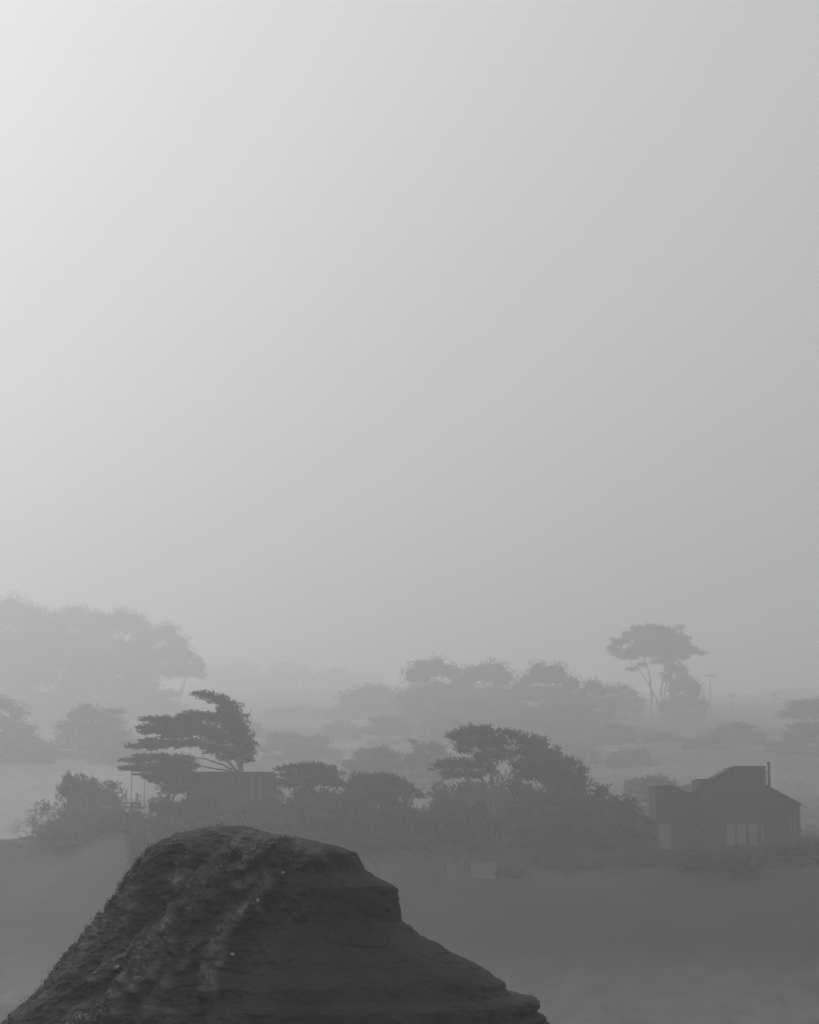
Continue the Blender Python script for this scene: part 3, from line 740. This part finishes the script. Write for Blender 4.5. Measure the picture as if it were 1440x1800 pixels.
# ------------------------------------------------------------------ utility poles
def pole(x, top, bot, D, label, arm=8, seed=0):
    D = far(D)
    c = P(x, top, D); g = gz(c[0], D)
    root = empty('utility_pole', (c[0], D, g), label, 'utility pole', 'utility poles on the hillside')
    h = c[2]; s = mpp(D)
    MB().tube([(c[0], D, g - 0.5), (c[0], D, (g + h) / 2), (c[0], D, h)], [0.18, 0.15, 0.12], 8).build('post', M_POLE, root, True)
    if arm:
        w = arm * s
        MB().box((c[0] - w, D - 0.26, h - 0.75), (c[0] + w, D - 0.12, h - 0.5)).build('crossarm', M_POLE, root)
        for k in (-0.9, -0.45, 0.45, 0.9):
            MB().tube([(c[0] + w * k, D - 0.19, h - 0.5), (c[0] + w * k, D - 0.19, h - 0.3)], [0.07, 0.05], 6).build('insulator', M_POLE, root)
pole(1248, 1185, 1262, 560, 'tall crossarm pole right of the umbrella cypress', 10)
pole(1285, 1221, 1268, 600, 'shorter crossarm pole between the tall pole and the right edge', 8)
pole(1361, 1218, 1268, 620, 'thin pole near the right edge left of the flat-crowned tree', 4)
pole(517, 1186, 1228, 740, 'leftmost of the faint poles on the ridge', 0)
pole(534, 1184, 1228, 750, 'second of the faint ridge poles, beside the leftmost', 4)
pole(543, 1181, 1230, 745, 'tallest of the faint ridge poles', 5)
pole(549, 1186, 1235, 735, 'rightmost of the faint ridge poles', 0)

# ------------------------------------------------------------------ wooden house on the right
HD = 214.0
def X(px, D=HD): return float(P(px, 1400, D)[0])
def Z(py, D=HD): return float(P(720, py, D)[2])
hx = X(1280); hg = Z(1500)
house = empty('wooden_house', (hx, HD, hg), 'dark shed-roofed wooden house with a raised tower and flue at right', 'house')
def prof(pts, D=HD): return [(X(a, D), Z(b, D)) for a, b in pts]
base_py = 1512
# main body, its roof falling to the right
MB().prism(prof([(1230, base_py), (1230, 1386), (1256, 1384), (1350, 1384), (1405, 1415), (1405, base_py)]), HD, HD + 9).build('main_wall', M_WOOD, house)
MB().prism(prof([(1348, 1380), (1408.5, 1413), (1408.5, 1417), (1348, 1384)]), HD - 0.3, HD + 9.3).build('roof', M_ROOF, house)
# raised tower
tower = MB().prism(prof([(1231, 1386), (1231, 1371), (1258, 1370), (1294, 1349), (1349, 1349), (1349, 1384)]), HD + 0.6, HD + 6).build('tower_wall', M_WOOD, house)
MB().prism(prof([(1229.5, 1371), (1257, 1370), (1292, 1348.6), (1350.5, 1348.6), (1350.5, 1346.4), (1292, 1346.4), (1256, 1368), (1229.5, 1369)]), HD + 0.4, HD + 6.2).build('tower_roof', M_ROOF, house)
MB().prism(prof([(1306, 1378), (1344, 1356), (1344, 1378)]), HD + 0.53, HD + 0.597).build('gable_panel', M_ROOF, house)
# low link and left wing
MB().prism(prof([(1185, base_py), (1185, 1383), (1213, 1397), (1229.6, 1388), (1229.6, base_py)]), HD + 1.0, HD + 8).build('link_wall', M_WOOD, house)
MB().prism(prof([(1154, base_py), (1154, 1383), (1184.6, 1382), (1184.6, base_py)]), HD + 0.3, HD + 6.5).build('wing_wall', M_WOOD, house)
MB().prism(prof([(1152.5, 1382.6), (1186, 1381.6), (1186, 1379.8), (1152.5, 1380.8)]), HD + 0.1, HD + 6.7).build('wing_roof', M_ROOF, house)
MB().prism(prof([(1186.6, 1383), (1213, 1396.4), (1229, 1387.2), (1229, 1385), (1213, 1394.4), (1186.6, 1381)]), HD + 0.8, HD + 8.2).build('link_roof', M_ROOF, house)
def window(x0, y0, x1, y1, D, parent, fm=M_TRIM, pm_=M_PANE, name='window', bars=0, fw=0.08):
    a, b = X(x0, D), X(x1, D); z0, z1 = Z(y1, D), Z(y0, D)
    mb = MB(); fr = D - 0.07
    mb.box((a, fr, z0), (a + fw, D + 0.02, z1)).box((b - fw, fr, z0), (b, D + 0.02, z1))
    mb.box((a + fw, fr, z0), (b - fw, D + 0.02, z0 + fw)).box((a + fw, fr, z1 - fw), (b - fw, D + 0.02, z1))
    for k in range(bars):
        xx = a + (b - a) * (k + 1) / (bars + 1); mb.box((xx - 0.03, fr + 0.01, z0 + fw), (xx + 0.03, D + 0.01, z1 - fw))
    w = mb.build(name, fm, parent)
    MB().box((a + fw, fr + 0.03, z0 + fw), (b - fw, fr + 0.05, z1 - fw)).build('pane', pm_, w)
    return w
for x0, x1 in ((1275, 1291), (1293, 1311), (1313, 1331)):
    window(x0, 1446, x1, 1488, HD, house, M_WOOD)
window(1336, 1448, 1342, 1486, HD, house, M_WOOD)
window(1156, 1447, 1180, 1497, HD + 0.3, house, M_WOOD, M_PANE, 'door')
window(1222, 1454, 1229, 1472, HD + 1.0, house, M_WOOD)
window(1386, 1430, 1391, 1470, HD, house, M_WOOD); window(1394, 1430, 1399, 1470, HD, house, M_WOOD)
MB().tube([(X(1362), HD + 3, Z(1396)), (X(1362), HD + 3, Z(1340))], [0.14, 0.14], 12).build('flue', M_METAL, house, True)
MB().tube([(X(1362), HD + 3, Z(1341.5)), (X(1362), HD + 3, Z(1338.5)), (X(1362), HD + 3, Z(1337))], [0.19, 0.19, 0.04], 12).build('flue_cap', M_METAL, house, True)
MB().tube([(X(1357.5), HD + 3, Z(1394)), (X(1357.5), HD + 3, Z(1351))], [0.03, 0.03], 6).box((X(1357.2), HD + 2.97, Z(1356)), (X(1362), HD + 3.03, Z(1355.4))).build('mast', M_METAL, house)
for x in (1154, 1405):
    MB().box((X(x) - 0.06, HD - 0.04 + (0.3 if x < 1200 else 0), Z(base_py)), (X(x) + 0.06, HD + (0.3 if x < 1200 else 0) + 0.05, Z(1416 if x > 1200 else 1384))).build('corner_post', M_TRIM if x > 1300 else M_WOOD, house)
# deck in front of the wing
deck = empty('deck', (X(1135, 211), 211, Z(1503, 211)), 'low timber deck with a rail left of the wooden house', 'deck')
MB().box((X(1090, 210), 209, Z(1503, 211)), (X(1185, 210), 213, Z(1501, 211))).build('platform', M_WOOD, deck)
for k in range(6):
    xx = X(1090 + k * 13, 209.1); MB().box((xx - 0.05, 209.05, Z(1535, 209)), (xx + 0.05, 209.15, Z(1485, 209))).build('post', M_WOOD, deck)
MB().box((X(1088, 209), 209.04, Z(1485, 209)), (X(1170, 209), 209.16, Z(1483.5, 209))).build('rail', M_TRIM, deck)

# ------------------------------------------------------------------ flat-roofed house on the left
LD = 227.0
lh = empty('flat_roofed_house', (X(400, LD), LD, Z(1432, LD)), 'long low flat-roofed house under the swept cypress', 'house')
MB().box((X(328, LD), LD, Z(1440, LD)), (X(478, LD), LD + 7, Z(1361, LD))).build('wall', M_WOOD, lh)
MB().box((X(322, LD), LD - 0.6, Z(1361, LD) + 0.003), (X(482, LD), LD + 7.5, Z(1357.5, LD))).build('roof', M_ROOF, lh)
MB().box((X(322, LD), LD - 0.66, Z(1361.5, LD)), (X(482, LD), LD - 0.603, Z(1357, LD))).build('fascia', M_ROOF, lh)
window(384, 1368, 421, 1376, LD, lh, M_PALE, M_WOOD, bars=2, fw=0.05)
window(441, 1370, 457, 1402, LD, lh, M_PALE, M_WOOD, fw=0.05)
window(350, 1372, 368, 1392, LD, lh, M_WOOD, M_METAL)
window(462, 1372, 474, 1402, LD, lh, M_WOOD, M_METAL)
window(384, 1380, 421, 1404, LD, lh, M_WOOD, M_METAL, bars=1)
# porch at the left end
porch = empty('porch', (X(240, LD), LD, Z(1400, LD)), 'small open porch frame under the tiered cypress, left of the flat-roofed house', 'porch')
MB().box((X(229, LD), LD, Z(1362, LD)), (X(256, LD), LD + 2.5, Z(1359.5, LD))).build('roof', M_ROOF, porch)
for x in (230, 253): MB().box((X(x, LD), LD + 0.02, Z(1432, LD)), (X(x, LD) + 0.07, LD + 0.14, Z(1362, LD))).build('post', M_PALE, porch)
# pale rail wall
rail = empty('rail', (X(212, 222), 222, Z(1432, 222)), 'pale low rail between two shrubs left of the flat-roofed house', 'rail')
MB().box((X(180, 222), 222, Z(1422, 222)), (X(246, 222), 222.1, Z(1417, 222))).build('board', M_PALE, rail)
MB().box((X(180, 222), 222.01, Z(1413, 222)), (X(246, 222), 222.09, Z(1411, 222))).build('top_rail', M_TRIM, rail)
for k in range(6):
    xx = X(181 + k * 12.6, 222); MB().box((xx, 222.1, Z(1445, 222)), (xx + 0.1, 222.2, Z(1410, 222))).build('post', M_WOOD, rail)

# ------------------------------------------------------------------ small buildings and fences on the slope
def shed(x0, x1, top, bot, D, label, roof_rise, mwall):
    g = Z(bot, D); r = empty('shed', (X((x0 + x1) / 2, D), D, g), label, 'shed', 'small sheds on the bluff slope')
    a, b = X(x0, D), X(x1, D); zt = Z(top, D)
    MB().prism([(a, g - 1.5), (a, zt - roof_rise), (b, zt), (b, g - 1.5)], D, D + 3).build('wall', mwall, r)
    MB().prism([(a - 0.15, zt - roof_rise + 0.01), (b + 0.15, zt + 0.01), (b + 0.15, zt + 0.13), (a - 0.15, zt - roof_rise + 0.13)], D - 0.2, D + 3.2).build('roof', M_ROOF, r)
    w = (b - a)
    MB().box((a + w * 0.35, D - 0.05, g), (a + w * 0.65, D - 0.004, zt - roof_rise - 0.25)).build('door', mwall, r)
    return r
shed(829, 872, 1512, 1540, 205, 'pale box-like shed on the slope below the straight cypress trunk', 0.1, M_PALE)
shed(724, 756, 1504, 1536, 206, 'greyer small shed left of the pale box-like shed', 0.2, M_TRIM)
def fence(x0, x1, top, D0, D1, n, label, ht=1.1, mt=M_POLE):
    pts = []
    for k in range(n):
        t = k / (n - 1); D = D0 + (D1 - D0) * t; xx = X(x0 + (x1 - x0) * t, D); pts.append((xx, D, gz(xx, D)))
    r = empty('fence', pts[0], label, 'fence', 'post fences by the houses')
    for p in pts: MB().box((p[0] - 0.06, p[1] - 0.06, p[2] - 0.3), (p[0] + 0.06, p[1] + 0.06, p[2] + ht)).build('post', mt, r)
    for (a, b) in zip(pts[:-1], pts[1:]):
        for h in (0.5, 0.95):
            MB().tube([(a[0], a[1] - 0.07, a[2] + h * ht), (b[0], b[1] - 0.07, b[2] + h * ht)], [0.04, 0.04], 5).build('rail', mt, r)
fence(500, 590, 1440, 214, 214, 7, 'post and rail fence below the flat-topped cypress', 1.6)
fence(1035, 1120, 1500, 207, 209, 8, 'post and rail fence across the slope just left of the deck', 1.2)
fence(1205, 1425, 1500, 206, 207, 13, 'long low fence in front of the wooden house', 1.0)

# ------------------------------------------------------------------ ground cover
def cover(name, label, n, xr, Dr, size, seed, m_, up=1.0):
    rng = np.random.default_rng(seed)
    D = rng.uniform(Dr[0], Dr[1], n); px = rng.uniform(xr[0], xr[1], n)
    Xw = (px - 720) / F * D
    keep = (fbm(np.stack([Xw / 6, D / 6, Xw * 0], -1), 3, seed) > -0.3 - 0.35 * rng.random(n)) & (D > Dr[0] + 25 * rng.random(n) ** 2)
    keep &= ((D < 262) | (px > 340)) & ((D > 250) | (px > 320))
    D, Xw = D[keep], Xw[keep]; z = ground(Xw, D); n = len(D)
    per = 4
    C = np.repeat(np.stack([Xw, D, z], -1), per, 0) + rng.normal(size=(n * per, 3)) * size * 0.5 * np.array([1, 1, 0.2])
    dd = rng.normal(size=C.shape) * 0.5 + np.array([-0.3, 0, up])
    ln = size * (0.5 + rng.random(len(C)))
    V, Fq = kites(C, dd, ln, ln * 0.16, rng)
    o = mesh_obj(name, V, Fq, m_); tag(o, label, 'undergrowth', None, 'stuff')
cover('undergrowth', 'rough coastal scrub covering the bluff top and slope', 45000, (-60, 1500), (203, 262), 0.22, 5, M_FOL2)
cover('undergrowth', 'faint scrub covering the rising hillside', 20000, (-80, 1520), (262, 560), 0.4, 6, M_FOL2)

# ------------------------------------------------------------------ haze
hb = MB().box((-1300, -400, -6.0), (1300, 2500, CAMZ + 160)).build('haze', M_PALE)
hm = bpy.data.materials.new('haze'); hm.use_nodes = True
t = hm.node_tree
for nd in list(t.nodes): t.nodes.remove(nd)
o_ = t.nodes.new('ShaderNodeOutputMaterial'); pv = t.nodes.new('ShaderNodeVolumePrincipled')
pv.inputs['Color'].default_value = (0.97, 0.97, 0.97, 1); pv.inputs['Density'].default_value = FOG_DENSITY; pv.inputs['Anisotropy'].default_value = FOG_G
t.links.new(pv.outputs[0], o_.inputs['Volume'])
hb.data.materials.clear(); hb.data.materials.append(hm)
tag(hb, 'thick pale sea fog lying over the whole coast', 'fog', None, 'stuff')
